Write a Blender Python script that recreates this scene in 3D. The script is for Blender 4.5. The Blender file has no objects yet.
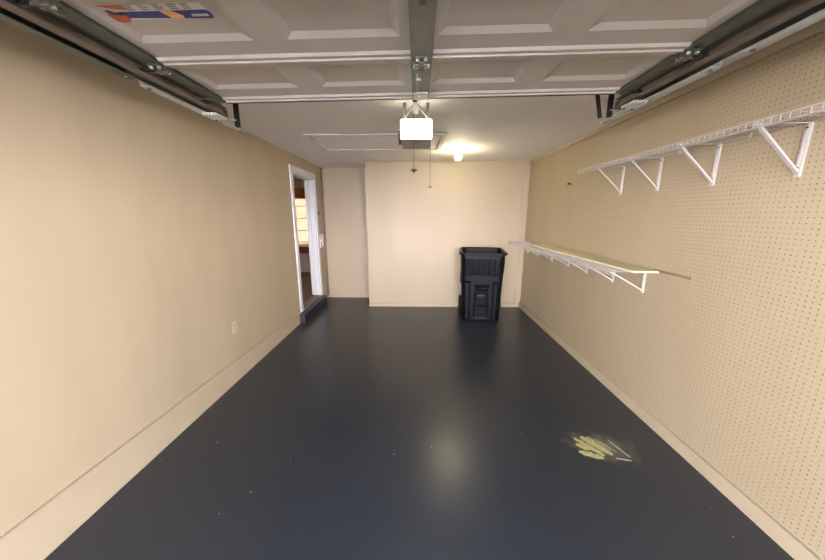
import bpy, bmesh, math, random
from mathutils import Vector, Matrix
random.seed(7)
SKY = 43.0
C = bpy.context.scene.collection
PI = math.pi
XL, XR = -1.79, 1.815          # side walls
YF, YB, YA = -0.40, 5.16, 5.76  # opening wall, back wall, alcove wall
ZC = 2.45

# ------------------------------------------------------------------ materials
def s2l(c):
    return tuple(((v/255)/12.92 if v/255 <= 0.04045 else ((v/255+0.055)/1.055)**2.4) for v in c) + (1,)

def mat(name, rgb, rough=0.6, metal=0.0, var=0.06, scale=6, bump=0.0, bscale=60, stretch=(1, 1, 1), emit=0, ecol=None, spec=0.5, coat=0):
    m = bpy.data.materials.new(name); m.use_nodes = True
    nt = m.node_tree; N = nt.nodes; L = nt.links
    b = N['Principled BSDF']
    col = s2l(rgb)
    b.inputs['Roughness'].default_value = rough
    b.inputs['Metallic'].default_value = metal
    b.inputs['Specular IOR Level'].default_value = spec
    if coat: b.inputs['Coat Weight'].default_value = coat
    tc = N.new('ShaderNodeTexCoord'); mp = N.new('ShaderNodeMapping')
    mp.inputs['Scale'].default_value = stretch
    L.new(tc.outputs['Object'], mp.inputs['Vector'])
    ns = N.new('ShaderNodeTexNoise'); ns.inputs['Scale'].default_value = scale; ns.inputs['Detail'].default_value = 5
    L.new(mp.outputs[0], ns.inputs['Vector'])
    rp = N.new('ShaderNodeValToRGB')
    rp.color_ramp.elements[0].position = 0.3; rp.color_ramp.elements[1].position = 0.7
    rp.color_ramp.elements[0].color = tuple(v*(1-var) for v in col[:3])+(1,)
    rp.color_ramp.elements[1].color = tuple(min(1, v*(1+var)) for v in col[:3])+(1,)
    L.new(ns.outputs['Fac'], rp.inputs['Fac'])
    L.new(rp.outputs['Color'], b.inputs['Base Color'])
    m['_c'] = 1
    if bump:
        n2 = N.new('ShaderNodeTexNoise'); n2.inputs['Scale'].default_value = bscale; n2.inputs['Detail'].default_value = 4
        L.new(mp.outputs[0], n2.inputs['Vector'])
        bp = N.new('ShaderNodeBump'); bp.inputs['Strength'].default_value = bump; bp.inputs['Distance'].default_value = 0.01
        L.new(n2.outputs['Fac'], bp.inputs['Height']); L.new(bp.outputs[0], b.inputs['Normal'])
    if emit:
        b.inputs['Emission Color'].default_value = s2l(ecol or rgb); b.inputs['Emission Strength'].default_value = emit
    return m

M = {}
M['wall'] = mat('painted_wall', (166, 149, 119), 0.5, var=0.05, scale=2.0, bump=0.12, bscale=18, stretch=(1, 1, 0.25))
M['trim'] = mat('painted_trim', (169, 152, 124), 0.5, var=0.03, scale=5, bump=0.08, bscale=25)
M['white'] = mat('white_paint', (204, 202, 196), 0.4, var=0.02)
M['offwhite'] = mat('offwhite_plastic', (186, 172, 150), 0.4, var=0.02)
M['ceil'] = mat('ceiling_paint', (232, 228, 224), 0.75, var=0.03, scale=3, bump=0.05)
M['door'] = mat('door_paint', (180, 172, 158), 0.42, var=0.03, scale=5, bump=0.02, bscale=80)
M['galv'] = mat('galvanised_steel', (190, 194, 182), 0.45, 0.3, var=0.14, scale=18, bump=0.05)
M['galvd'] = mat('dull_galvanised_steel', (98, 100, 86), 0.5, 0.45, var=0.18, scale=14, bump=0.05)
M['track'] = mat('track_steel', (112, 101, 86), 0.5, 0.4, var=0.14, scale=14)
M['bright'] = mat('bright_zinc', (206, 206, 198), 0.4, 0.2)
M['stile'] = mat('grey_steel', (134, 130, 118), 0.5, 0.25, var=0.14, scale=14)
M['dark'] = mat('dark_steel', (48, 46, 44), 0.5, 0.4, var=0.15)
M['wire'] = mat('white_vinyl_wire', (180, 172, 161), 0.35, var=0.02)
M['board'] = mat('bare_plywood', (214, 208, 162), 0.6, var=0.09, scale=9, stretch=(6, 0.6, 1), bump=0.05)
M['plastic'] = mat('black_plastic', (8, 9, 9), 0.42, var=0.15, scale=20, bump=0.12, bscale=220, spec=0.14)
M['rubber'] = mat('black_rubber', (20, 20, 20), 0.8)
M['lens'] = mat('glowing_lens', (255, 250, 238), 0.4, var=0, emit=6.5, ecol=(255, 244, 220))
M['bulb'] = mat('glowing_bulb', (240, 250, 255), 0.4, var=0, emit=250, ecol=(255, 241, 194))
M['porcelain'] = mat('white_porcelain', (236, 238, 240), 0.25, var=0.01)
M['opener'] = mat('opener_case', (120, 114, 110), 0.45, 0.3, var=0.05)
M['cord'] = mat('dark_cord', (70, 62, 52), 0.8)
M['navy'] = mat('navy_step_paint', (34, 38, 46), 0.4, var=0.15, scale=12, bump=0.08)
M['sill'] = mat('worn_threshold', (142, 132, 120), 0.55, var=0.2, scale=20)
M['knob'] = mat('aged_brass', (120, 96, 62), 0.35, 0.9)
M['concrete'] = mat('driveway_asphalt', (74, 72, 70), 0.85, var=0.12, scale=4, bump=0.2)
M['woodfloor'] = mat('brown_wood_floor', (124, 86, 60), 0.45, var=0.2, scale=5, stretch=(8, 1, 1))
M['orangewood'] = mat('orange_stained_wood', (196, 120, 52), 0.45, var=0.25, scale=6, stretch=(1, 1, 6))
M['tablewood'] = mat('reddish_table_wood', (122, 66, 36), 0.4, var=0.25, scale=6, stretch=(1, 6, 1))
M['roomwall'] = mat('cream_room_wall', (226, 206, 176), 0.7, var=0.02)
M['paper'] = mat('label_paper', (214, 208, 198), 0.5, var=0.02)
M['lblue'] = mat('label_blue', (20, 36, 118), 0.4, var=0.08, scale=40)
M['lorange'] = mat('label_orange', (190, 84, 30), 0.4, var=0.1, scale=30)
M['lyellow'] = mat('label_yellow', (236, 176, 84), 0.4, var=0.08, scale=30)
M['lgrey'] = mat('label_print', (150, 142, 134), 0.5)
M['lnavy'] = mat('label_navy_print', (24, 24, 60), 0.5)
M['yellowish'] = mat('exposed_yellow_primer', (176, 170, 112), 0.6, var=0.25, scale=60, bump=0.2)
M['greyscuff'] = mat('exposed_grey_concrete', (160, 156, 146), 0.6, var=0.3, scale=80, bump=0.2)

# glass, curtain
def glassm():
    m = bpy.data.materials.new('window_glass'); m.use_nodes = True
    b = m.node_tree.nodes['Principled BSDF']
    b.inputs['Base Color'].default_value = (1, 1, 1, 1); b.inputs['Roughness'].default_value = 0.0
    b.inputs['Transmission Weight'].default_value = 1; b.inputs['IOR'].default_value = 1.02
    return m
M['glass'] = glassm()
def shadem():
    m = bpy.data.materials.new('sheer_cream_shade'); m.use_nodes = True
    nt = m.node_tree; N = nt.nodes; L = nt.links
    for n in list(N): N.remove(n)
    o = N.new('ShaderNodeOutputMaterial'); a = N.new('ShaderNodeBsdfTranslucent'); d = N.new('ShaderNodeBsdfDiffuse')
    x = N.new('ShaderNodeMixShader'); x.inputs[0].default_value = 0.4
    a.inputs[0].default_value = (0.33, 0.28, 0.21, 1); d.inputs[0].default_value = (0.6, 0.54, 0.44, 1)
    L.new(a.outputs[0], x.inputs[1]); L.new(d.outputs[0], x.inputs[2]); L.new(x.outputs[0], o.inputs[0])
    return m
M['shade'] = shadem()

def nodes(m):
    return m.node_tree, m.node_tree.nodes, m.node_tree.links
def math_(N, L, op, a, b=None, c=None, clamp=False):
    n = N.new('ShaderNodeMath'); n.operation = op; n.use_clamp = clamp
    for i, v in enumerate((a, b, c)):
        if v is None: continue
        if isinstance(v, (int, float)): n.inputs[i].default_value = v
        else: L.new(v, n.inputs[i])
    return n.outputs[0]

def pegboard():
    m = mat('painted_pegboard', (163, 146, 115), 0.5, var=0.04, scale=2.0, stretch=(1, 1, 0.3))
    nt, N, L = nodes(m); b = N['Principled BSDF']
    tc = N.new('ShaderNodeTexCoord'); sp = N.new('ShaderNodeSeparateXYZ'); L.new(tc.outputs['Object'], sp.inputs[0])
    P = 0.0254
    def cell(o):
        f = math_(N, L, 'MODULO', math_(N, L, 'ADD', o, 10*P), P)
        return math_(N, L, 'SUBTRACT', f, P/2)
    y = cell(sp.outputs[1]); z = cell(sp.outputs[2])
    r = math_(N, L, 'SQRT', math_(N, L, 'ADD', math_(N, L, 'MULTIPLY', y, y), math_(N, L, 'MULTIPLY', z, z)))
    mr = N.new('ShaderNodeMapRange'); mr.inputs[1].default_value = 0.0028; mr.inputs[2].default_value = 0.0046
    mr.inputs[3].default_value = 1; mr.inputs[4].default_value = 0; L.new(r, mr.inputs[0])
    # the holes are partly filled with paint
    ns = N.new('ShaderNodeTexNoise'); ns.inputs['Scale'].default_value = 30; L.new(tc.outputs['Object'], ns.inputs['Vector'])
    filled = N.new('ShaderNodeMapRange'); filled.inputs[1].default_value = 0.3; filled.inputs[2].default_value = 0.7
    filled.inputs[3].default_value = 0.35; filled.inputs[4].default_value = 0.9; L.new(ns.outputs['Fac'], filled.inputs[0])
    # perforated sheets stop at the plain panel near the back
    lim = math_(N, L, 'LESS_THAN', sp.outputs[1], 3.86)
    low = math_(N, L, 'GREATER_THAN', sp.outputs[2], 0.11)
    mask = math_(N, L, 'MULTIPLY', math_(N, L, 'MULTIPLY', math_(N, L, 'MULTIPLY', mr.outputs[0], lim), low), filled.outputs[0])
    old = b.inputs['Base Color'].links[0].from_socket
    mx = N.new('ShaderNodeMix'); mx.data_type = 'RGBA'
    L.new(mask, mx.inputs[0]); L.new(old, mx.inputs[6]); mx.inputs[7].default_value = s2l((92, 66, 40))
    L.new(mx.outputs[2], b.inputs['Base Color'])
    bp = N.new('ShaderNodeBump'); bp.invert = True; bp.inputs['Strength'].default_value = 0.5; bp.inputs['Distance'].default_value = 0.003
    L.new(mask, bp.inputs['Height']); L.new(bp.outputs[0], b.inputs['Normal'])
    return m
M['peg'] = pegboard()

def floorm():
    m = mat('navy_epoxy_floor', (43, 48, 55), 0.36, var=0.05, scale=1.0)
    nt, N, L = nodes(m); b = N['Principled BSDF']
    tc = N.new('ShaderNodeTexCoord')
    base = b.inputs['Base Color'].links[0].from_socket
    # light flecks of dirt
    vo = N.new('ShaderNodeTexVoronoi'); vo.inputs['Scale'].default_value = 8.5; L.new(tc.outputs['Object'], vo.inputs['Vector'])
    n3 = N.new('ShaderNodeTexNoise'); n3.inputs['Scale'].default_value = 60; L.new(tc.outputs['Object'], n3.inputs['Vector'])
    dd = math_(N, L, 'ADD', vo.outputs['Distance'], math_(N, L, 'MULTIPLY', n3.outputs['Fac'], 0.09))
    fr = N.new('ShaderNodeMapRange'); fr.inputs[1].default_value = 0.075; fr.inputs[2].default_value = 0.10
    fr.inputs[3].default_value = 0.6; fr.inputs[4].default_value = 0; L.new(dd, fr.inputs[0])
    sel = N.new('ShaderNodeSeparateColor'); L.new(vo.outputs['Color'], sel.inputs[0])
    fl = math_(N, L, 'MULTIPLY', fr.outputs[0], math_(N, L, 'GREATER_THAN', sel.outputs[0], 0.35))
    mx = N.new('ShaderNodeMix'); mx.data_type = 'RGBA'; L.new(fl, mx.inputs[0]); L.new(base, mx.inputs[6])
    mx.inputs[7].default_value = s2l((190, 188, 178))
    # dusty worn haze around the scraped patch
    mp = N.new('ShaderNodeMapping'); mp.vector_type = 'TEXTURE'
    mp.inputs['Location'].default_value = (1.30, 1.85, 0); mp.inputs['Rotation'].default_value = (0, 0, math.radians(-12))
    mp.inputs['Scale'].default_value = (0.30, 0.17, 1)
    L.new(tc.outputs['Object'], mp.inputs['Vector'])
    ln = N.new('ShaderNodeVectorMath'); ln.operation = 'LENGTH'; L.new(mp.outputs[0], ln.inputs[0])
    nn = N.new('ShaderNodeTexNoise'); nn.inputs['Scale'].default_value = 14; nn.inputs['Detail'].default_value = 6
    L.new(tc.outputs['Object'], nn.inputs['Vector'])
    q = math_(N, L, 'ADD', ln.outputs['Value'], math_(N, L, 'MULTIPLY', nn.outputs['Fac'], 1.3))
    hr = N.new('ShaderNodeMapRange'); hr.inputs[1].default_value = 0.75; hr.inputs[2].default_value = 1.5
    hr.inputs[3].default_value = 0.75; hr.inputs[4].default_value = 0; L.new(q, hr.inputs[0])
    m2 = N.new('ShaderNodeMix'); m2.data_type = 'RGBA'; L.new(hr.outputs[0], m2.inputs[0]); L.new(mx.outputs[2], m2.inputs[6])
    m2.inputs[7].default_value = s2l((128, 124, 96))
    L.new(m2.outputs[2], b.inputs['Base Color'])
    # orange-peel of rolled paint
    nb = N.new('ShaderNodeTexNoise'); nb.inputs['Scale'].default_value = 45; nb.inputs['Detail'].default_value = 3
    L.new(tc.outputs['Object'], nb.inputs['Vector'])
    bp = N.new('ShaderNodeBump'); bp.inputs['Strength'].default_value = 0.10; bp.inputs['Distance'].default_value = 0.004
    L.new(nb.outputs['Fac'], bp.inputs['Height']); L.new(bp.outputs[0], b.inputs['Normal'])
    nr = N.new('ShaderNodeTexNoise'); nr.inputs['Scale'].default_value = 2.2; nr.inputs['Detail'].default_value = 4
    L.new(tc.outputs['Object'], nr.inputs['Vector'])
    rr = N.new('ShaderNodeMapRange'); rr.inputs[3].default_value = 0.20; rr.inputs[4].default_value = 0.34; L.new(nr.outputs['Fac'], rr.inputs[0])
    b.inputs['Roughness'].default_value = 0.30; b.inputs['Specular IOR Level'].default_value = 0.5
    return m
M['floor'] = floorm()

# ------------------------------------------------------------------ mesh helpers
def nb(): return bmesh.new()
def box(bm, x0, x1, y0, y1, z0, z1, bev=0):
    r = bmesh.ops.create_cube(bm, size=1)
    vs = r['verts']
    for v in vs:
        v.co = Vector((x0+(v.co.x+.5)*(x1-x0), y0+(v.co.y+.5)*(y1-y0), z0+(v.co.z+.5)*(z1-z0)))
    if bev:
        es = list({e for v in vs for e in v.link_edges})
        bmesh.ops.bevel(bm, geom=es, offset=bev, segments=2, affect='EDGES', profile=0.5)
def tube(bm, p0, p1, r, seg=8, r2=None):
    p0, p1 = Vector(p0), Vector(p1); d = p1-p0
    res = bmesh.ops.create_cone(bm, cap_ends=True, segments=seg, radius1=r, radius2=r if r2 is None else r2, depth=d.length)
    q = Vector((0, 0, 1)).rotation_difference(d.normalized()).to_matrix().to_4x4()
    bmesh.ops.transform(bm, matrix=Matrix.Translation((p0+p1)/2) @ q, verts=res['verts'])
def bar(bm, p0, p1, w, t, up=(0, 0, 1)):
    """flat bar from p0 to p1: w along 'up'-ish side, t across"""
    p0, p1 = Vector(p0), Vector(p1); d = (p1-p0); L = d.length; d.normalize()
    s = d.cross(Vector(up)).normalized(); u = s.cross(d).normalized()
    vs = []
    for e in (p0, p1):
        for a, b_ in ((-1, -1), (1, -1), (1, 1), (-1, 1)):
            vs.append(bm.verts.new(e + s*a*t/2 + u*b_*w/2))
    for f in ((0, 3, 2, 1), (4, 5, 6, 7), (0, 1, 5, 4), (1, 2, 6, 5), (2, 3, 7, 6), (3, 0, 4, 7)):
        bm.faces.new([vs[i] for i in f])
def prism(bm, pts, axis, a0, a1):
    """pts: 2D polygon; axis x: pts=(y,z); y: (x,z); z: (x,y)"""
    def v(p, a):
        return {'x': (a, p[0], p[1]), 'y': (p[0], a, p[1]), 'z': (p[0], p[1], a)}[axis]
    A = [bm.verts.new(v(p, a0)) for p in pts]; B = [bm.verts.new(v(p, a1)) for p in pts]
    n = len(pts)
    bm.faces.new(A); bm.faces.new(B[::-1])
    for i in range(n):
        bm.faces.new((A[i], B[i], B[(i+1) % n], A[(i+1) % n]))
def lathe(bm, prof, c, seg=24, axis='z'):
    rings = []
    for r, z in prof:
        ring = []
        for i in range(seg):
            a = 2*PI*i/seg
            p = (r*math.cos(a), r*math.sin(a), z)
            if axis == 'x': p = (z, p[0], p[1])
            if axis == 'y': p = (p[0], z, p[1])
            ring.append(bm.verts.new((c[0]+p[0], c[1]+p[1], c[2]+p[2])))
        rings.append(ring)
    for a, b_ in zip(rings, rings[1:]):
        for i in range(seg):
            bm.faces.new((a[i], a[(i+1) % seg], b_[(i+1) % seg], b_[i]))
    bm.faces.new(rings[0][::-1]); bm.faces.new(rings[-1])
def obj(name, bm, m, parent=None, smooth=False):
    bmesh.ops.recalc_face_normals(bm, faces=bm.faces)
    me = bpy.data.meshes.new(name); bm.to_mesh(me); bm.free()
    me.materials.append(m)
    if smooth:
        for p in me.polygons: p.use_smooth = True
        try: me.set_sharp_from_angle(angle=math.radians(35))
        except Exception: pass
    o = bpy.data.objects.new(name, me); C.objects.link(o)
    if parent: o.parent = parent; o.matrix_parent_inverse = Matrix.Identity(4)
    return o
def thing(name, label, cat, loc=(0, 0, 0), group=None):
    o = bpy.data.objects.new(name, None); C.objects.link(o)
    o.empty_display_size = 0.1; o.location = loc; o['label'] = label; o['category'] = cat
    if group: o['group'] = group
    return o
def tag(o, label, cat, group=None):
    o['label'] = label; o['category'] = cat
    if group: o['group'] = group
    return o
def struct(name, bm, m, label, parent=None, cat=None):
    o = obj(name, bm, m, parent)
    if parent is None:
        o['kind'] = 'structure'; o['label'] = label; o['category'] = cat or name.split('_')[0]
    return o
def bxo(*a, **k):
    bm = nb(); box(bm, *a, **k); return bm

# ------------------------------------------------------------------ setting
T = 0.12
DY0, DY1, DZ0, DZ1 = 4.43, 5.32, 0.15, 2.20       # house door opening in left wall
# floor (slab stays continuous under the walls)
fl = struct('floor', bxo(XL-T, XR+T, YF-T, YA+T, -0.12, 0), M['floor'], 'dark navy painted concrete floor of the garage', cat='floor')
# left wall with the door opening
bm = nb()
box(bm, XL-T, XL, YF-T, DY0, 0, ZC)
box(bm, XL-T, XL, DY0, DY1, 0, DZ0)
box(bm, XL-T, XL, DY0, DY1, DZ1, ZC)
box(bm, XL-T, XL, DY1, YA+T, 0, ZC)
struct('wall_left', bm, M['wall'], 'long beige painted wall on the left with the house doorway', cat='wall')
struct('wall_right', bxo(XR, XR+T, YF-T, YB, 0, ZC), M['peg'], 'long beige painted pegboard wall on the right', cat='wall')
struct('wall_back', bxo(-0.872, XR+T, YB, YA+T, 0, ZC), M['wall'], 'cream back wall behind the black garbage cart', cat='wall')
struct('wall_alcove', bxo(XL, -0.872, YA, YA+T, 0, ZC), M['wall'], 'narrow recessed tan wall beside the house doorway', cat='wall')
bm = nb()
OW, OZ = 1.25, 2.10
box(bm, XL, -OW, YF-T, YF, 0, ZC); box(bm, OW, XR, YF-T, YF, 0, ZC); box(bm, -OW, OW, YF-T, YF, OZ, ZC)
struct('wall_front', bm, M['wall'], 'front wall around the open garage doorway', cat='wall')
struct('ceiling', bxo(XL-T, XR+T, YF-T, YA+T, ZC, ZC+0.1), M['ceil'], 'white painted garage ceiling', cat='ceiling')
struct('ground', bxo(-9, 9, -12, YF-T, -0.14, -0.02), M['concrete'], 'dark asphalt driveway outside the garage', cat='ground')

# left kick board, taller toward the opening
bm = nb()
a0, a1 = YF, DY0-0.10
ys = [a0+(a1-a0)*i/12 for i in range(13)]
def hb(y): return 0.250 - max(0, (y-1.0))*0.024
rows = []
for y in ys:
    h = hb(y)
    rows.append([bm.verts.new(p) for p in ((XL, y, 0), (XL+0.018, y, 0), (XL+0.018, y, h-0.006), (XL+0.012, y, h), (XL, y, h))])
for A, B in zip(rows, rows[1:]):
    for i in range(5): bm.faces.new((A[i], B[i], B[(i+1) % 5], A[(i+1) % 5]))
bm.faces.new(rows[0]); bm.faces.new(rows[-1][::-1])
struct('baseboard_left', bm, M['trim'], 'tall cream board along the foot of the left wall', cat='baseboard')
bm = nb()
prism(bm, [(XR, 0), (XR-0.02, 0), (XR-0.02, 0.085), (XR-0.014, 0.092), (XR, 0.092)], 'y', YF, YB)
struct('baseboard_right', bm, M['trim'], 'cream board along the foot of the pegboard wall', cat='baseboard')
bm = nb()
prism(bm, [(YB, 0), (YB-0.014, 0), (YB-0.014, 0.05), (YB-0.008, 0.062), (YB, 0.062)], 'x', -0.872, XR-0.021)
struct('baseboard_back', bm, M['trim'], 'low cream board along the foot of the back wall', cat='baseboard')
bm = nb(); prism(bm, [(YA, 0), (YA-0.014, 0), (YA-0.014, 0.045), (YA-0.008, 0.055), (YA, 0.055)], 'x', XL, -0.872)
struct('baseboard_alcove', bm, M['trim'], 'low cream board at the foot of the recessed wall', cat='baseboard')
struct('trim_1', bxo(XR-0.018, XR, YF, YB, ZC-0.045, ZC, bev=0.003), M['trim'], 'thin beige strip between pegboard wall and ceiling', cat='trim')
struct('trim_2', bxo(XR-0.10, XR-0.018, YB-0.012, YB, 0.062, ZC-0.045, bev=0.002), M['wall'], 'flat batten in the back right corner', cat='trim')
struct('trim_3', bxo(XL, XL+0.03, YA-0.022, YA, 0.055, ZC, bev=0.003), mat('corner_shade_brown', (112, 90, 66), 0.6), 'thin brown strip standing in for shade in the recess corner', cat='trim')  # dark strip added where the recess corner is only shaded

# house doorway: casing, jamb, threshold
bm = nb()
cw = 0.085
box(bm, XL, XL+0.02, DY0-cw, DY0, 0.15, DZ1+cw, bev=0.003)
box(bm, XL, XL+0.02, DY1, DY1+cw, 0.15, DZ1+cw, bev=0.003)
box(bm, XL, XL+0.02, DY0, DY1, DZ1, DZ1+cw, bev=0.003)
box(bm, XL-T-0.01, XL, DY0, DY0+0.02, DZ0, DZ1); box(bm, XL-T-0.01, XL, DY1-0.02, DY1, DZ0, DZ1)
box(bm, XL-T-0.01, XL, DY0+0.02, DY1-0.02, DZ1-0.02, DZ1)
box(bm, XL-T+0.03, XL-T+0.045, DY1-0.034, DY1-0.02, DZ0, DZ1-0.02)
struct('trim_4', bm, M['white'], 'white casing and jamb around the house doorway', cat='trim')
bm = nb(); box(bm, XL, XL+0.095, 4.26, 5.37, 0, 0.142, bev=0.004)
tag(obj('door_step', bm, M['navy']), 'navy painted step below the house doorway', 'step')
struct('trim_5', bxo(XL-T, XL+0.03, DY0+0.021, DY1-0.021, 0.1515, 0.168, bev=0.003), M['sill'], 'worn grey sill in the house doorway', cat='trim')
# door leaf, swung away into the next room
hinge = Vector((XL-T-0.015, DY1-0.01, 0.17))
bm = nb()
Lw, Lh, Lt = 0.80, 2.0, 0.035
box(bm, 0, Lw, -Lt/2, Lt/2, 0, Lh, bev=0.002)
for (x0, x1) in ((0.10, 0.36), (0.44, 0.70)):
    for (z0, z1) in ((0.2, 0.75), (0.9, 1.45), (1.6, 1.88)):
        box(bm, x0, x1, -Lt/2-0.006, Lt/2+0.006, z0, z1, bev=0.004)
dl = struct('door_1', bm, M['white'], 'white panelled house door swung open into the next room', cat='door')
dl.location = hinge; dl.rotation_euler = (0, 0, math.radians(90+14.5))
bm = nb()
for s in (-1, 1):
    lathe(bm, [(0.012, 0), (0.012, 0.025), (0.027, 0.035), (0.029, 0.05), (0.018, 0.062)], (0.74, 0, 0), 16, 'y') if s > 0 else lathe(bm, [(0.012, 0), (0.012, -0.025), (0.027, -0.035), (0.029, -0.05), (0.018, -0.062)], (0.74, 0, 0), 16, 'y')
kn = obj('door_knob', bm, M['knob'], dl, True); kn.location = (0, 0, 0.92)

# next room
RX0, RX1, RY0, RY1, RZ0, RZ1 = -4.6, XL-T, 3.6, 7.6, 0.15, 2.6
bm = nb()
box(bm, RX0, RX1, RY0, RY1, RZ0-0.1, RZ0)
struct('floor_house', bm, M['woodfloor'], 'brown wood floor of the room beyond the doorway', cat='floor')
bm = nb()
WX0, WX1, WZ0, WZ1 = -3.45, -2.05, 0.62, 2.12
box(bm, RX0-T, RX0, RY0-T, RY1+T, RZ0-0.1, RZ1); box(bm, RX0, RX1, RY0-T, RY0, RZ0-0.1, RZ1)
box(bm, RX0, WX0, RY1, RY1+T, RZ0-0.1, RZ1); box(bm, WX1, RX1+T, RY1, RY1+T, RZ0-0.1, RZ1)
box(bm, WX0, WX1, RY1, RY1+T, RZ0-0.1, WZ0); box(bm, WX0, WX1, RY1, RY1+T, WZ1, RZ1)
box(bm, RX1, RX1+T, YA+T, RY1, RZ0-0.1, RZ1)
box(bm, RX1, RX1+T, RY0, YA+T, ZC+0.1, RZ1)
struct('wall_house', bm, M['roomwall'], 'cream walls of the room beyond the doorway', cat='wall')
struct('ceiling_house', bxo(RX0-T, RX1+T, RY0-T, RY1+T, RZ1, RZ1+0.1), M['ceil'], 'ceiling of the room beyond the doorway', cat='ceiling')
bm = nb()
box(bm, WX0, WX0+0.05, RY1+0.02, RY1+0.09, WZ0, WZ1); box(bm, WX1-0.05, WX1, RY1+0.02, RY1+0.09, WZ0, WZ1)
box(bm, WX0+0.05, WX1-0.05, RY1+0.02, RY1+0.09, WZ0, WZ0+0.05); box(bm, WX0+0.05, WX1-0.05, RY1+0.02, RY1+0.09, WZ1-0.05, WZ1)
for i in range(1, 4):
    x = WX0+(WX1-WX0)*i/4; box(bm, x-0.011, x+0.011, RY1+0.03, RY1+0.06, WZ0+0.05, WZ1-0.05)
for i in range(1, 5):
    z = WZ0+(WZ1-WZ0)*i/5; box(bm, WX0+0.05, WX1-0.05, RY1+0.028, RY1+0.062, z-0.011, z+0.011)
win = struct('window_1', bm, M['white'], 'bright many-paned window seen through the house doorway', cat='window')
obj('pane', bxo(WX0+0.05, WX1-0.05, RY1+0.065, RY1+0.071, WZ0+0.05, WZ1-0.05), M['glass'], win)
obj('shade', bxo(WX0+0.05, WX1-0.05, RY1+0.08, RY1+0.082, WZ0+0.05, WZ1-0.05), M['shade'], win)
v = obj('window_valance', bxo(WX0-0.1, WX1+0.1, RY1-0.09, RY1-0.002, 1.99, 2.24, bev=0.006), M['orangewood'])
tag(v, 'orange-brown wooden valance above the window past the doorway', 'valance')
tb = thing('side_table', 'reddish brown wooden table below the window past the doorway', 'table', (-2.70, 7.2, RZ0))
obj('table_top', bxo(-0.55, 0.55, -0.3, 0.3, 0.70, 0.74, bev=0.006), M['tablewood'], tb)
obj('apron', bxo(-0.50, 0.50, -0.26, 0.26, 0.58, 0.70), M['tablewood'], tb)
for sx in (-1, 1):
    for sy in (-1, 1):
        bm = nb(); tube(bm, (sx*0.47, sy*0.23, 0), (sx*0.47, sy*0.23, 0.58), 0.018, 10, 0.03); obj('leg', bm, M['tablewood'], tb)

# ------------------------------------------------------------------ left wall fittings
def plate(name, label, cat, y, z, hy, hz):
    t = thing(name, label, cat, (XL, y, z)); return t
t = plate('wall_outlet', 'small white electrical outlet low on the left wall', 'outlet', 2.73, 0.53, 0, 0)
obj('cover_plate', bxo(0, 0.006, -0.034, 0.034, -0.056, 0.056, bev=0.002), M['offwhite'], t)
for dz in (-0.022, 0.022):
    obj('socket', bxo(0.006, 0.009, -0.017, 0.017, dz-0.014, dz+0.014, bev=0.002), M['trim'], t)
t = plate('switch_box', 'white framed wall switch beside the doorway casing', 'switch', 5.50, 1.145, 0, 0)
bm = nb()
for (y0, y1, z0, z1) in ((-0.085, -0.065, -0.12, 0.12), (0.065, 0.085, -0.12, 0.12), (-0.065, 0.065, 0.095, 0.12), (-0.065, 0.065, -0.12, -0.095)):
    box(bm, 0, 0.035, y0, y1, z0, z1, bev=0.002)
obj('frame', bm, M['white'], t)
obj('back_plate', bxo(0, 0.008, -0.065, 0.065, -0.095, 0.095), M['trim'], t)
obj('toggle', bxo(0.008, 0.028, -0.008, 0.008, -0.018, 0.018, bev=0.002), M['white'], t)
t = thing('push_button', 'small black button on the wall above the framed switch', 'button', (XL, 5.44, 1.635))
obj('housing', bxo(0, 0.022, -0.02, 0.02, -0.035, 0.035, bev=0.004), M['rubber'], t)
obj('button', bxo(0.022, 0.026, -0.008, 0.008, -0.012, 0.012, bev=0.002), M['dark'], t)
bm = nb(); tube(bm, (XR, 3.76, 1.96), (XR-0.03, 3.76, 1.965), 0.008, 10); lathe(bm, [(0.013, 0), (0.015, -0.006), (0.006, -0.01)], (XR-0.03, 3.76, 1.965), 12, 'x')
tag(obj('wall_hook', bm, M['dark'], None, True), 'single dark peg high on the far pegboard wall', 'hook')

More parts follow.
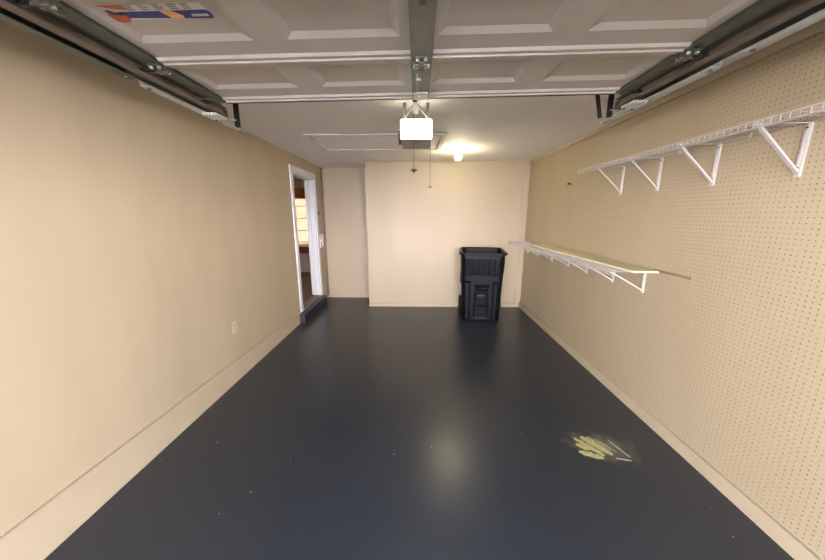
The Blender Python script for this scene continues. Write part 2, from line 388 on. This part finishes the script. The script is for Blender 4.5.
# ------------------------------------------------------------------ overhead door (open, lying under the ceiling)
ZD = 2.30
gd = thing('garage_door', 'raised white sectional garage door lying under the ceiling', 'garage door', (0, 2.0, ZD))
gd.rotation_euler = (0, math.radians(-0.9), 0)
def section(y1, n):
    """section whose far end is y1 (local), 0.533 deep, embossed face at z=0"""
    D = 0.455; y0 = y1-D
    bm = nb()
    xs = [-1.235, -1.125, -0.665, -0.53, -0.075, 0.075, 0.53, 0.665, 1.125, 1.235]
    pan = {1, 3, 5, 7}
    ya, yb = y0+0.055, y1-0.165
    yy = [y0, ya, yb, y1]
    V = [[bm.verts.new((x, y, 0)) for x in xs] for y in yy]
    for j in range(3):
        for i in range(9):
            q = (V[j][i], V[j][i+1], V[j+1][i+1], V[j+1][i])
            if j == 1 and i in pan:
                a, b_, c, d = [v.co.copy() for v in q]; e = 0.032; h = 0.012
                inn = [bm.verts.new((a.x+e, a.y+e, h)), bm.verts.new((b_.x-e, b_.y+e, h)), bm.verts.new((c.x-e, c.y-e, h)), bm.verts.new((d.x+e, d.y-e, h))]
                for k in range(4): bm.faces.new((q[k], q[(k+1) % 4], inn[(k+1) % 4], inn[k]))
                bm.faces.new(inn)
            else: bm.faces.new(q)
    # back (upper) skin and rim
    top = [bm.verts.new(p) for p in ((-1.235, y0, 0.045), (1.235, y0, 0.045), (1.235, y1, 0.045), (-1.235, y1, 0.045))]
    bm.faces.new(top)
    bm.faces.new([*V[0], top[1], top[0]]); bm.faces.new([*V[3], top[2], top[3]])
    bm.faces.new((V[0][0], V[1][0], V[2][0], V[3][0], top[3], top[0])); bm.faces.new((V[0][9], V[1][9], V[2][9], V[3][9], top[2], top[1]))
    # rolled stiffening beads along both long edges
    prism(bm, [(y1-0.062, 0), (y1-0.050, -0.010), (y1-0.034, -0.010), (y1-0.026, -0.004), (y1-0.020, -0.014), (y1-0.004, -0.014), (y1-0.002, 0)], 'x', -1.17, 1.17)
    prism(bm, [(y0+0.002, 0), (y0+0.006, -0.008), (y0+0.024, -0.008), (y0+0.032, 0)], 'x', -1.17, 1.17)
    s = obj('door_section', bm, M['door'], gd)
    for sx in (-1, 1):
        b = nb()
        box(b, sx*1.20-0.037, sx*1.20+0.037, y0+0.004, y1-0.004, -0.013, -0.0)
        box(b, sx*1.235-0.003, sx*1.235+0.003, y0+0.004, y1-0.004, -0.013, 0.05)
        box(b, sx*1.165-0.002, sx*1.165+0.002, y0+0.004, y1-0.004, -0.019, 0)
        obj('end_stile', b, M['galvd'], s)
    b = nb()
    box(b, -0.032, 0.056, y0+0.002, y1-0.002, -0.020, -0.015)
    box(b, -0.036, -0.032, y0+0.002, y1-0.002, -0.026, 0); box(b, 0.056, 0.060, y0+0.002, y1-0.002, -0.026, 0)
    obj('centre_stile', b, M['stile'], s)
    return s
secs = [section(-0.458*i, i) for i in range(5)]
# hinges on the seams
def hinge_(x, y, side):
    b = nb()
    box(b, x-0.028, x+0.028, y-0.055, y+0.03, -0.026, -0.021, bev=0.001)
    tube(b, (x-0.030, y, -0.031), (x+0.030, y, -0.031), 0.007, 12)
    box(b, x-0.012, x+0.012, y-0.02, y+0.055, -0.034, -0.026)
    h = obj('hinge', b, M['galvd'], gd)
    for dx in (-0.018, 0.018):
        for dy in (-0.040, 0.018):
            b = nb(); tube(b, (x+dx, y+dy, -0.026), (x+dx, y+dy, -0.034), 0.008, 6); obj('bolt', b, M['galv'], h)
    if side:
        b = nb(); tube(b, (x, y, -0.034), (x+side*0.085, y, -0.034), 0.005, 10)
        lathe(b, [(0.012, -0.008), (0.017, -0.005), (0.017, 0.005), (0.012, 0.008)], (x+side*0.088, y, -0.028), 16, 'x')
        obj('roller', b, M['dark'], h, True)
for y in (-0.4565, -0.9145, -1.3725):
    hinge_(-1.19, y, -1); hinge_(1.19, y, 1)
hinge_(0.012, -0.4565, 0); hinge_(0.012, -0.9145, 0)
# top corner roller brackets (ribbed silver plates)
for sx in (-1, 1):
    b = nb()
    x0 = sx*1.225
    box(b, x0-0.030, x0+0.020, -0.095, 0.006, -0.020, -0.015, bev=0.001)
    br = obj('top_bracket', b, M['galvd'], gd)
    b = nb(); tube(b, (x0, -0.05, -0.025), (x0+sx*0.055, -0.05, -0.025), 0.005, 10)
    lathe(b, [(0.012, -0.008), (0.017, -0.005), (0.017, 0.005), (0.012, 0.008)], (x0+sx*0.052, -0.05, -0.025), 16, 'x')
    obj('roller', b, M['dark'], br, True)
# dark weather strip at the top edge, opener arm bracket on centre stile
obj('edge_seal', bxo(-1.17, 1.17, 0.001, 0.014, -0.012, 0.03), M['rubber'], gd)
b = nb(); box(b, -0.028, 0.052, -0.12, -0.02, -0.028, -0.0205); box(b, -0.010, -0.006, -0.35, 0.0, -0.045, -0.021); box(b, 0.003, 0.007, -0.10, 0.0, -0.045, -0.028)
tube(b, (-0.014, -0.32, -0.036), (0.010, -0.32, -0.036), 0.007, 8)
box(b, -0.026, 0.050, -0.435, -0.425, -0.034, -0.020)
obj('opener_bracket', b, M['galv'], gd)
# warning sticker on the left panel
lab_o = Vector((-0.925, -0.825, 0))
b = nb(); box(b, -0.17, 0.185, -0.045, 0.075, 0.0108, 0.0118)
lb = obj('warning_sticker', b, M['paper'], gd); lb.location = lab_o; lb['label'] = 'white, blue and orange warning sticker'
def lpart(name, b, m, l=None):
    o = obj(name, b, m, lb)
    if l: o['label'] = l
zz0, zz1 = 0.0096, 0.0107
b = nb(); prism(b, [(-0.135, 0.030), (0.180, 0.030), (0.188, 0.042), (0.188, 0.066), (0.180, 0.076), (-0.135, 0.060)], 'z', zz0, zz1)
lpart('blue_band', b, M['lblue'], 'blue band')
b = nb(); prism(b, [(-0.168, -0.045), (-0.085, -0.045), (-0.085, 0.020), (-0.13, 0.012), (-0.168, -0.004)], 'z', zz0, zz1)
lpart('orange_panel', b, M['lorange'], 'orange panel')
b = nb(); prism(b, [(-0.150+0.036*math.cos(a*PI/8), 0.058+0.026*math.sin(a*PI/8)) for a in range(16)], 'z', zz0-0.0006, zz1-0.0003)
lpart('round_emblem', b, M['lorange'], 'orange round emblem')
b = nb(); prism(b, [(0.020, 0.030), (0.060, 0.030), (0.085, 0.055), (0.078, 0.074), (0.040, 0.074)], 'z', zz0-0.0008, zz1-0.0008)
lpart('yellow_patch', b, M['lyellow'], 'yellow-orange patch')
b = nb()
for k in range(5):   # columns of fine print
    for j in range(6):
        x0 = -0.085+k*0.05; w = 0.036*(0.6+0.4*random.random())
        y = 0.022-j*0.010
        box(b, x0, x0+w, y-0.005, y, zz0, zz1)
lpart('printed_text', b, M['lgrey'], 'grey printed text')
b = nb()
for j in range(8):
    x0 = 0.118+j*0.0075; box(b, x0, x0+0.005, 0.048, 0.060, zz0-0.0014, zz0-0.0004)
for j in range(5):
    x0 = 0.036+j*0.008; box(b, x0, x0+0.005, 0.050, 0.060, zz0-0.0024, zz0-0.0016)
lpart('white_lettering', b, M['paper'], 'white lettering')
b = nb(); prism(b, [(-0.165, 0.018), (-0.150, 0.016), (-0.140, 0.030), (-0.112, 0.038), (-0.130, 0.044), (-0.160, 0.038)], 'z', zz0-0.0016, zz0-0.0007)
lpart('figure_print', b, M['lnavy'])

# ------------------------------------------------------------------ tracks
def track(sx, label):
    x = sx*1.292; z = ZD-0.022 + sx*0.018
    t = thing('door_track', label, 'door track', (x, 0, z), 'galvanised tracks carrying the raised door')
    t.rotation_euler = (0, 0, math.radians(0.7*sx))
    y0, y1 = 0.0, 2.14
    b = nb()
    g = -sx     # mouth of the channel faces the door
    def pr(pts): prism(b, [(g*p, q) for p, q in pts], 'y', y0, y1)
    pr([(-0.024, -0.025), (0.014, -0.025), (0.014, -0.018), (0.010, -0.018), (0.010, -0.022), (-0.020, -0.022), (-0.020, 0.022), (0.012, 0.022), (0.012, 0.025), (-0.024, 0.025)])
    R = 0.33; seg = 10; pts = []
    for i in range(seg+1):
        a = PI/2*i/seg; pts.append((y0-R*math.sin(a), -R+R*math.cos(a)))
    pts[-1] = (y0-R, -R); pts.append((y0-R, -z+0.004))
    for (p, q) in zip(pts, pts[1:]):
        bar(b, (-g*0.022, p[0], p[1]), (-g*0.022, q[0], q[1]), 0.050, 0.004, up=(0, q[1]-p[1], -(q[0]-p[0])))
    ch = obj('channel', b, M['track'], t)
    segs = ((0.05, 1.56, 0.0, 'galvd'), (1.62, 2.07, -0.006, 'galv'), (2.12, 2.45, -0.008, 'galv')) if sx < 0 else ((0.05, 1.44, -0.006, 'galv'), (1.56, 2.02, -0.006, 'galv'), (2.07, 2.40, -0.008, 'galv'))
    for (a, c, lo, mm) in segs:
        b = nb(); X = sx*0.080
        prism(b, [(X-sx*0.024, -0.033+lo), (X+sx*0.020, -0.033+lo), (X+sx*0.020, 0.012+lo), (X+sx*0.017, 0.012+lo), (X+sx*0.017, -0.030+lo), (X-sx*0.024, -0.030+lo)], 'y', a, c)
        an = obj('angle_bar', b, M[mm], t)
        b = nb(); tube(b, (sx*0.024, (a+c)/2, -0.005), (X+sx*0.017, (a+c)/2, -0.005), 0.005, 8); obj('bolt', b, M['galv'], an)
        for yy in (a+0.03, c-0.03):
            b = nb(); tube(b, (X, yy, -0.0395+lo), (X, yy, -0.033+lo), 0.008, 6); obj('bolt', b, M['galvd'], an)
    b = nb(); box(b, sx*0.062-0.034, sx*0.062+0.034, 0.05, 2.2, -0.012, 0.030); obj('gap_fill', b, M['dark'], t)  # dark box fills the gap beside the channel, its shade given as colour
    for yy in (0.4, 2.38 if sx < 0 else 2.32):
        b = nb(); h = ZC-z
        prism(b, [(yy-0.002, -0.028), (yy+0.002, -0.028), (yy+0.002, h-0.006), (yy+0.05, h-0.006), (yy+0.05, h-0.001), (yy-0.002, h-0.001)], 'x', sx*0.070-0.020, sx*0.070+0.020)
        hg = obj('hanger_strap', b, M['dark'], t)
    if sx > 0: b = nb(); bar(b, (sx*0.03, 2.36, -0.02), (-sx*0.01, 2.36, ZC-z-0.004), 0.03, 0.003, up=(1, 0, 0)); obj('sway_brace', b, M['dark'], t)
    # bright ribbed clip joining channel and angle
    b = nb(); ya = 2.00 if sx < 0 else 1.95
    box(b, sx*0.025-0.045, sx*0.025+0.045, ya, ya+0.11, -0.046, -0.041, bev=0.001)
    for k in range(4):
        xx = sx*0.025-0.036+k*0.024
        box(b, xx-0.006, xx+0.006, ya+0.002, ya+0.108, -0.055, -0.046, bev=0.0025)
    obj('ribbed_clip', b, M['bright'], t)
    return t
track(-1, 'galvanised door track hanging along the plain left wall')
track(1, 'galvanised door track hanging along the pegboard wall')

# ------------------------------------------------------------------ opener
op = thing('door_opener', 'ceiling hung garage door opener with glowing white light cover', 'opener', (-0.018, 2.50, 2.165))
b = nb()
prism(b, [(0.008, 0.0), (0.32, 0.0), (0.34, 0.03), (0.34, 0.14), (0.06, 0.14), (0.008, 0.06)], 'x', -0.118, 0.118)
obj('motor_case', b, M['opener'], op)
b = nb(); prism(b, [(-0.012, 0.012), (0.008, 0.008), (0.008, 0.06), (0.06, 0.145), (0.06, 0.16), (-0.012, 0.150)], 'x', -0.120, 0.122)
bmesh.ops.bevel(b, geom=b.edges[:], offset=0.006, segments=2, affect='EDGES')
obj('light_cover', b, M['lens'], op)
b = nb()
box(b, -0.112, 0.112, -0.004, 0.008, -0.006, 0.007, bev=0.002)
obj('control_panel', b, M['dark'], op)
b = nb(); box(b, -0.140, -0.121, 0.04, 0.14, 0.02, 0.085, bev=0.008); tube(b, (-0.13, 0.09, 0.03), (-0.13, 0.09, -0.01), 0.012, 10)
obj('side_bracket', b, M['dark'], op)
b = nb(); box(b, -0.020, 0.012, -2.62, 0.05, 0.200, 0.236)
obj('rail', b, M['galvd'], op)
b = nb(); prism(b, [(-0.30, 0.172), (-0.06, 0.172), (-0.04, 0.199), (-0.30, 0.199)], 'x', -0.022, 0.014)
obj('trolley', b, M['dark'], op)
for (x, y) in ((-0.09, 0.05), (0.09, 0.05), (-0.09, 0.31), (0.09, 0.31)):
    b = nb(); box(b, x-0.012, x+0.012, y-0.0015, y+0.0015, 0.13, ZC-2.165-0.001); obj('hanger', b, M['stile'], op)
b = nb(); bar(b, (-0.085, 0.00, 0.165), (-0.02, -0.16, 0.20), 0.014, 0.003); obj('rail_brace', b, M['galv'], op)
b = nb(); bar(b, (0.085, 0.00, 0.165), (0.012, -0.16, 0.20), 0.014, 0.003); obj('rail_brace', b, M['galv'], op)
b = nb(); tube(b, (-0.016, -0.08, 0.172), (-0.016, -0.08, -0.225), 0.0022, 6)
rc = obj('release_cord', b, M['cord'], op)
b = nb(); lathe(b, [(0.006, 0.012), (0.012, 0.006), (0.025, 0.003), (0.025, -0.004), (0.010, -0.008), (0.004, -0.02)], (-0.016, -0.08, -0.23), 16)
obj('pull_handle', b, M['dark'], rc, True)

# attic hatch
ht = thing('attic_hatch', 'rectangular attic hatch framed in white moulding on the ceiling', 'hatch', (-0.47, 3.84, ZC))
b = nb(); hx, hy, w = 0.77, 0.40, 0.055
def fr(x0, x1, y0, y1): box(b, x0, x1, y0, y1, -0.016, -0.001, bev=0.003)
fr(-hx, hx, -hy, -hy+w); fr(-hx, hx, hy-w, hy); fr(-hx, -hx+w, -hy+w, hy-w); fr(hx-w, hx, -hy+w, hy-w)
obj('moulding', b, M['white'], ht)
obj('hatch_panel', bxo(-hx+w+0.006, hx-w-0.006, -hy+w+0.006, hy-w-0.006, -0.007, -0.001), M['ceil'], ht)
b = nb(); tube(b, (0.60, -0.385, -0.01), (0.60, -0.385, -0.54), 0.0016, 6)
for k in range(9): lathe(b, [(0.001, 0.004), (0.004, 0), (0.001, -0.004)], (0.60, -0.385, -0.30-0.028*k), 8)
pc = obj('pull_cord', b, M['cord'], ht)
b = nb(); lathe(b, [(0.004, 0.012), (0.010, 0.006), (0.024, 0.002), (0.024, -0.004), (0.008, -0.008)], (0.60, -0.385, -0.545), 14)
obj('pull_handle', b, M['knob'], pc, True)

# bare bulb
lp = thing('ceiling_bulb', 'glowing bare bulb in a white porcelain holder on the ceiling', 'lamp', (0.53, 4.25, ZC))
b = nb(); lathe(b, [(0.058, -0.001), (0.058, -0.012), (0.040, -0.030), (0.026, -0.045)], (0, 0, 0), 24); obj('lamp_holder', b, M['porcelain'], lp, True)
b = nb(); lathe(b, [(0.013, -0.046), (0.016, -0.055), (0.032, -0.068), (0.042, -0.092), (0.040, -0.112), (0.026, -0.132), (0.006, -0.138)], (0, 0, 0), 20); obj('bulb', b, M['bulb'], lp, True)

# ------------------------------------------------------------------ wire shelves
def wire_shelf(label, y0, y1, xf, z, lip, brks, zb, rod, wr):
    """front edge x=xf, deck height z; lip >0 stands up, <0 hangs down"""
    t = thing('wire_shelf', label, 'shelf', (XR, y0, z))
    X = xf-XR; L = y1-y0
    b = nb()
    for fx, rr in ((X, 0.0035), (X*0.5, 0.0028), (-0.006, 0.0035)):
        tube(b, (fx, 0, 0), (fx, L, 0), rr, 8)
    y = 0.004
    while y < L:
        tube(b, (-0.006, y, 0.004), (X, y, 0.004), wr, 5); y += 0.0254
    obj('deck', b, M['wire'], t, True)
    b = nb()
    tube(b, (X, 0, lip), (X, L, lip), 0.0035, 8)
    y = 0.004
    while y < L:
        tube(b, (X, y, 0), (X, y, lip), 0.0023, 6); y += rod
    obj('front_lip', b, M['wire'], t, True)
    for by in brks:
        yy = by-y0; h = zb-z
        br = nb()
        # flat diagonal strut with flanged edge
        bar(br, (X+0.004, yy, -0.004), (-0.012, yy, h+0.01), 0.016, 0.010, up=(0, 1, 0))
        so = obj('bracket', br, M['wire'], t)
        br = nb()
        box(br, -0.012, -0.001, yy-0.013, yy+0.013, h-0.012, -0.006, bev=0.002)
        box(br, -0.016, -0.012, yy-0.004, yy+0.004, h, -0.012)
        obj('wall_leg', br, M['wire'], so)
        for zs in (-0.028, h+0.03):
            br = nb(); tube(br, (-0.012, yy, zs), (-0.016, yy, zs), 0.005, 8); obj('screw', br, M['dark'], so)
        br = nb(); tube(br, (X, yy, -0.006), (X*0.05, yy, -0.006), 0.003, 6)
        obj('support_rod', br, M['wire'], so)
    y = 0.10
    while y < L:
        b = nb(); box(b, -0.012, 0, y-0.008, y+0.008, -0.010, 0.012, bev=0.002); y += 0.45
        obj('wall_clip', b, M['wire'], t)
    return t
wire_shelf('long empty white wire shelf high on the pegboard wall', 0.35, 3.12, 1.558, 2.024, -0.030, (0.72, 1.54, 1.965, 2.40, 2.82), 1.79, 0.035, 0.0009)
wire_shelf('lower white wire shelf with a loose board lying on it', 2.30, 5.12, 1.52, 1.168, -0.028, (2.38, 2.76, 3.20, 3.60, 4.05, 4.50, 4.95), 1.0, 0.030, 0.0017)
b = nb(); box(b, 0, 0.195, 0, 2.15, 0, 0.016, bev=0.002)
bd = obj('plywood_board', b, M['board']); bd.location = (1.615, 2.24, 1.1745); bd.rotation_euler = (0, 0, 0)
tag(bd, 'pale yellowish plywood board lying on the lower wire shelf', 'board')
b = nb(); box(b, -0.012, 0, 1.98, 2.30, 1.180, 1.196, bev=0.002)
bt = obj('wall_batten', b, mat('tan_batten', (128, 104, 80), 0.6)); bt.location = (XR, 0, 0); tag(bt, 'short thin tan batten on pegboard past lower shelf end', 'batten')

# ------------------------------------------------------------------ garbage cart
ct = thing('garbage_cart', 'tall black wheeled plastic garbage cart, open, against the back wall', 'garbage can', (1.0, 4.68, 0))
ct.rotation_euler = (0, 0, math.radians(-9))
def sstep(a, b_, x):
    t = max(0, min(1, (x-a)/(b_-a))); return t*t*(3-2*t)
def ringpts(hw, hd, rc, n=30):
    """rounded rectangle, dense; returns (x,y,side,u)"""
    out = []
    # front (y=-hd) left to right, right, back, left
    def line(p, q, k, s):
        for i in range(k):
            f = i/k; out.append((p[0]+(q[0]-p[0])*f, p[1]+(q[1]-p[1])*f, s, f*2-1))
    def arc(c, a0, k):
        for i in range(k):
            a = a0+PI/2*i/k; out.append((c[0]+rc*math.cos(a), c[1]+rc*math.sin(a), 'c', 0))
    line((-hw+rc, -hd), (hw-rc, -hd), 72, 'f'); arc((hw-rc, -hd+rc), -PI/2, 5)
    line((hw, -hd+rc), (hw, hd-rc), 40, 'r'); arc((hw-rc, hd-rc), 0, 5)
    line((hw-rc, hd), (-hw+rc, hd), 24, 'b'); arc((-hw+rc, hd-rc), PI/2, 5)
    line((-hw, hd-rc), (-hw, -hd+rc), 40, 'l'); arc((-hw+rc, -hd+rc), PI, 5)
    return out
def dims(z):
    f = z/1.05
    return 0.283+0.032*f, 0.275+0.055*f, 0.06
b = nb()
rings = []
NZ = 84
for j in range(NZ+1):
    z = 0.02+(1.03-0.02)*j/NZ
    hw, hd, rc = dims(z)
    ring = []
    for (x, y, s, u) in ringpts(hw, hd, rc):
        d = 0.0
        if s == 'f':
            ax = abs(x)
            # vertical flutes under the rim
            if 0.72 < z < 0.99:
                e = sstep(0.72, 0.76+0.03*math.cos(x*14), z)*(1-sstep(0.97, 0.99, z))
                d += 0.010*e*(0.5+0.5*math.cos(x*2*PI/0.078))
            # recessed lower side fields
            k = sstep(0.165, 0.18, ax)*(1-sstep(0.60, 0.63, z))*sstep(0.03, 0.05, z)
            d -= 0.022*k
            # handle pocket
            k = (1-sstep(0.085, 0.10, ax))*sstep(0.475, 0.49, z)*(1-sstep(0.57, 0.585, z))
            d -= 0.055*k
            # lower centre field
            k = (1-sstep(0.085, 0.10, ax))*(1-sstep(0.44, 0.46, z))*sstep(0.06, 0.08, z)
            d -= 0.014*k
            k = (1-sstep(0.05, 0.06, ax))*(1-sstep(0.40, 0.42, z))*sstep(0.24, 0.26, z)
            d += 0.008*k
            n = (0, -1)
        elif s in 'rl':
            k = (1-sstep(0.86, 0.92, abs(u)))*(1-sstep(0.60, 0.63, z))*sstep(0.05, 0.07, z)
            d -= 0.014*k
            if 0.72 < z < 0.99: d += 0.007*(0.5+0.5*math.cos(y*2*PI/0.09))*sstep(0.72, 0.78, z)
            n = (1, 0) if s == 'r' else (-1, 0)
        else: n = (0, 0)
        ring.append(b.verts.new((x+n[0]*d, y+n[1]*d, z)))
    rings.append(ring)
for (zi, off) in ((1.030, 0.028), (1.036, 0.034), (1.056, 0.034), (1.062, 0.028), (1.062, -0.010), (1.02, -0.014)):
    hw, hd, rc = dims(1.05)
    rings.append([b.verts.new((p[0], p[1], zi)) for p in ringpts(hw+off, hd+off, rc+max(off, 0))])
for z in (0.7, 0.35, 0.04):
    hw, hd, rc = dims(z)
    k = 0.012 if z > 0.6 else 0.045
    rings.append([b.verts.new((p[0], p[1], z)) for p in ringpts(hw-k, hd-(0.012 if z > .6 else 0.075), rc)])
n = len(rings[0])
for A, B in zip(rings, rings[1:]):
    for i in range(n): b.faces.new((A[i], A[(i+1) % n], B[(i+1) % n], B[i]))
b.faces.new(rings[0][::-1]); b.faces.new(rings[-1])
body = obj('body', b, M['plastic'], ct, True)
b = nb(); tube(b, (-0.095, -0.322, 0.535), (0.095, -0.322, 0.535), 0.012, 12); obj('lift_bar', b, M['plastic'], body)
# lid, open and hanging down behind
b = nb()
prism(b, [(0.400, 1.06), (0.425, 1.075), (0.385+0.07, 1.06), (0.385+0.06, 0.45), (0.385+0.045, 0.45), (0.385+0.04, 1.03)], 'x', -0.33, 0.33)
for sx in (-1, 0, 1): box(b, sx*0.2-0.012, sx*0.2+0.012, 0.446, 0.456, 0.5, 1.0)
lid = obj('lid', b, M['plastic'], ct)
lid.location = (0, -0.065, 0)
b = nb(); tube(b, (-0.29, 0.385, 1.052), (0.29, 0.385, 1.052), 0.013, 12); obj('handle', b, M['plastic'], ct)
b = nb(); tube(b, (-0.30, 0.285, 0.125), (0.30, 0.285, 0.125), 0.012, 10); obj('axle', b, M['dark'], ct)
for sx in (-1, 1):
    b = nb(); lathe(b, [(0.05, -0.025), (0.118, -0.025), (0.125, -0.018), (0.125, 0.018), (0.118, 0.025), (0.05, 0.025)], (sx*0.318, 0.285, 0.125), 28, 'x')
    w = obj('wheel', b, M['rubber'], ct, True)
    b = nb(); lathe(b, [(0.048, -0.028), (0.048, 0.028)], (sx*0.318, 0.285, 0.125), 20, 'x'); obj('hub', b, M['dark'], w, True)

# ------------------------------------------------------------------ scraped patch in the floor paint (part of the floor)
def streak(pts, m, name, w0=0.02, h=0.0016, lab=None):
    b = nb(); L = []; R = []
    rnd = random.Random(len(name)+int(pts[0][0]*1000))
    N_ = 14
    for i in range(N_+1):
        f = i/N_; x = pts[0][0]+(pts[1][0]-pts[0][0])*f; y = pts[0][1]+(pts[1][1]-pts[0][1])*f
        dx, dy = pts[1][0]-pts[0][0], pts[1][1]-pts[0][1]; l = math.hypot(dx, dy); nx, ny = -dy/l, dx/l
        w = w0*math.sin(PI*min(1, max(0, (f*0.9+0.05))))**0.5
        a = w*(0.7+0.5*rnd.random()); c = w*(0.7+0.5*rnd.random())
        L.append((x+nx*a, y+ny*a)); R.append((x-nx*c, y-ny*c))
    poly = L+R[::-1]
    prism(b, poly, 'z', 0.0002, h)
    bmesh.ops.triangulate(b, faces=b.faces[:])
    o = obj(name, b, m, fl)
    if lab: o['label'] = lab
SC = [((1.120, 1.800), (1.255, 1.745), 0.024), ((1.150, 1.930), (1.275, 1.765), 0.019), ((1.205, 1.945), (1.335, 1.775), 0.026), ((1.135, 1.870), (1.200, 1.815), 0.020), ((1.250, 1.945), (1.345, 1.82), 0.012)]
for a, c, w in SC: streak((a, c), M['yellowish'], 'paint_scrape', w, lab='yellowish scrape in the floor paint')
for a, c, w in [((1.265, 1.925), (1.345, 1.815), 0.006), ((1.30, 1.92), (1.375, 1.80), 0.005), ((1.385, 1.915), (1.440, 1.755), 0.006), ((1.34, 1.745), (1.43, 1.725), 0.007)]:
    streak((a, c), M['greyscuff'], 'paint_scratch', w, lab='grey scratch in the floor paint')

# ------------------------------------------------------------------ light, camera
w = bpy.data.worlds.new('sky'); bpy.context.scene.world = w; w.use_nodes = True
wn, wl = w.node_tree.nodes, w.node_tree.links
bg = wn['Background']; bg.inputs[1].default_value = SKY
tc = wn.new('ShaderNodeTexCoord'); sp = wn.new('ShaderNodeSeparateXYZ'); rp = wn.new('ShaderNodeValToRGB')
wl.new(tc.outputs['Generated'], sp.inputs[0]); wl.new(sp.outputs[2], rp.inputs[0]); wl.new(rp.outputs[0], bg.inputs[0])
e = rp.color_ramp.elements     # bright horizon band, upper sky darkened by hand to keep upper walls dim
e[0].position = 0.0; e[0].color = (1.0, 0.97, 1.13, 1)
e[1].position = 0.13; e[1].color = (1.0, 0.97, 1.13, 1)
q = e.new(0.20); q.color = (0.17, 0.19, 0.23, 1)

cam = bpy.data.cameras.new('camera'); co = bpy.data.objects.new('camera', cam); C.objects.link(co)
cam.sensor_width = 36; cam.lens = 300/825*36; cam.clip_start = 0.05
co.location = (0, 0, 1.6); co.rotation_euler = (math.radians(90-12.2), 0, math.radians(1.05))
sc = bpy.context.scene; sc.camera = co
sc.view_settings.view_transform = 'Standard'; sc.view_settings.look = 'None'
sc.view_settings.exposure = 0.16; sc.view_settings.gamma = 1; sc.view_settings.use_curve_mapping = False
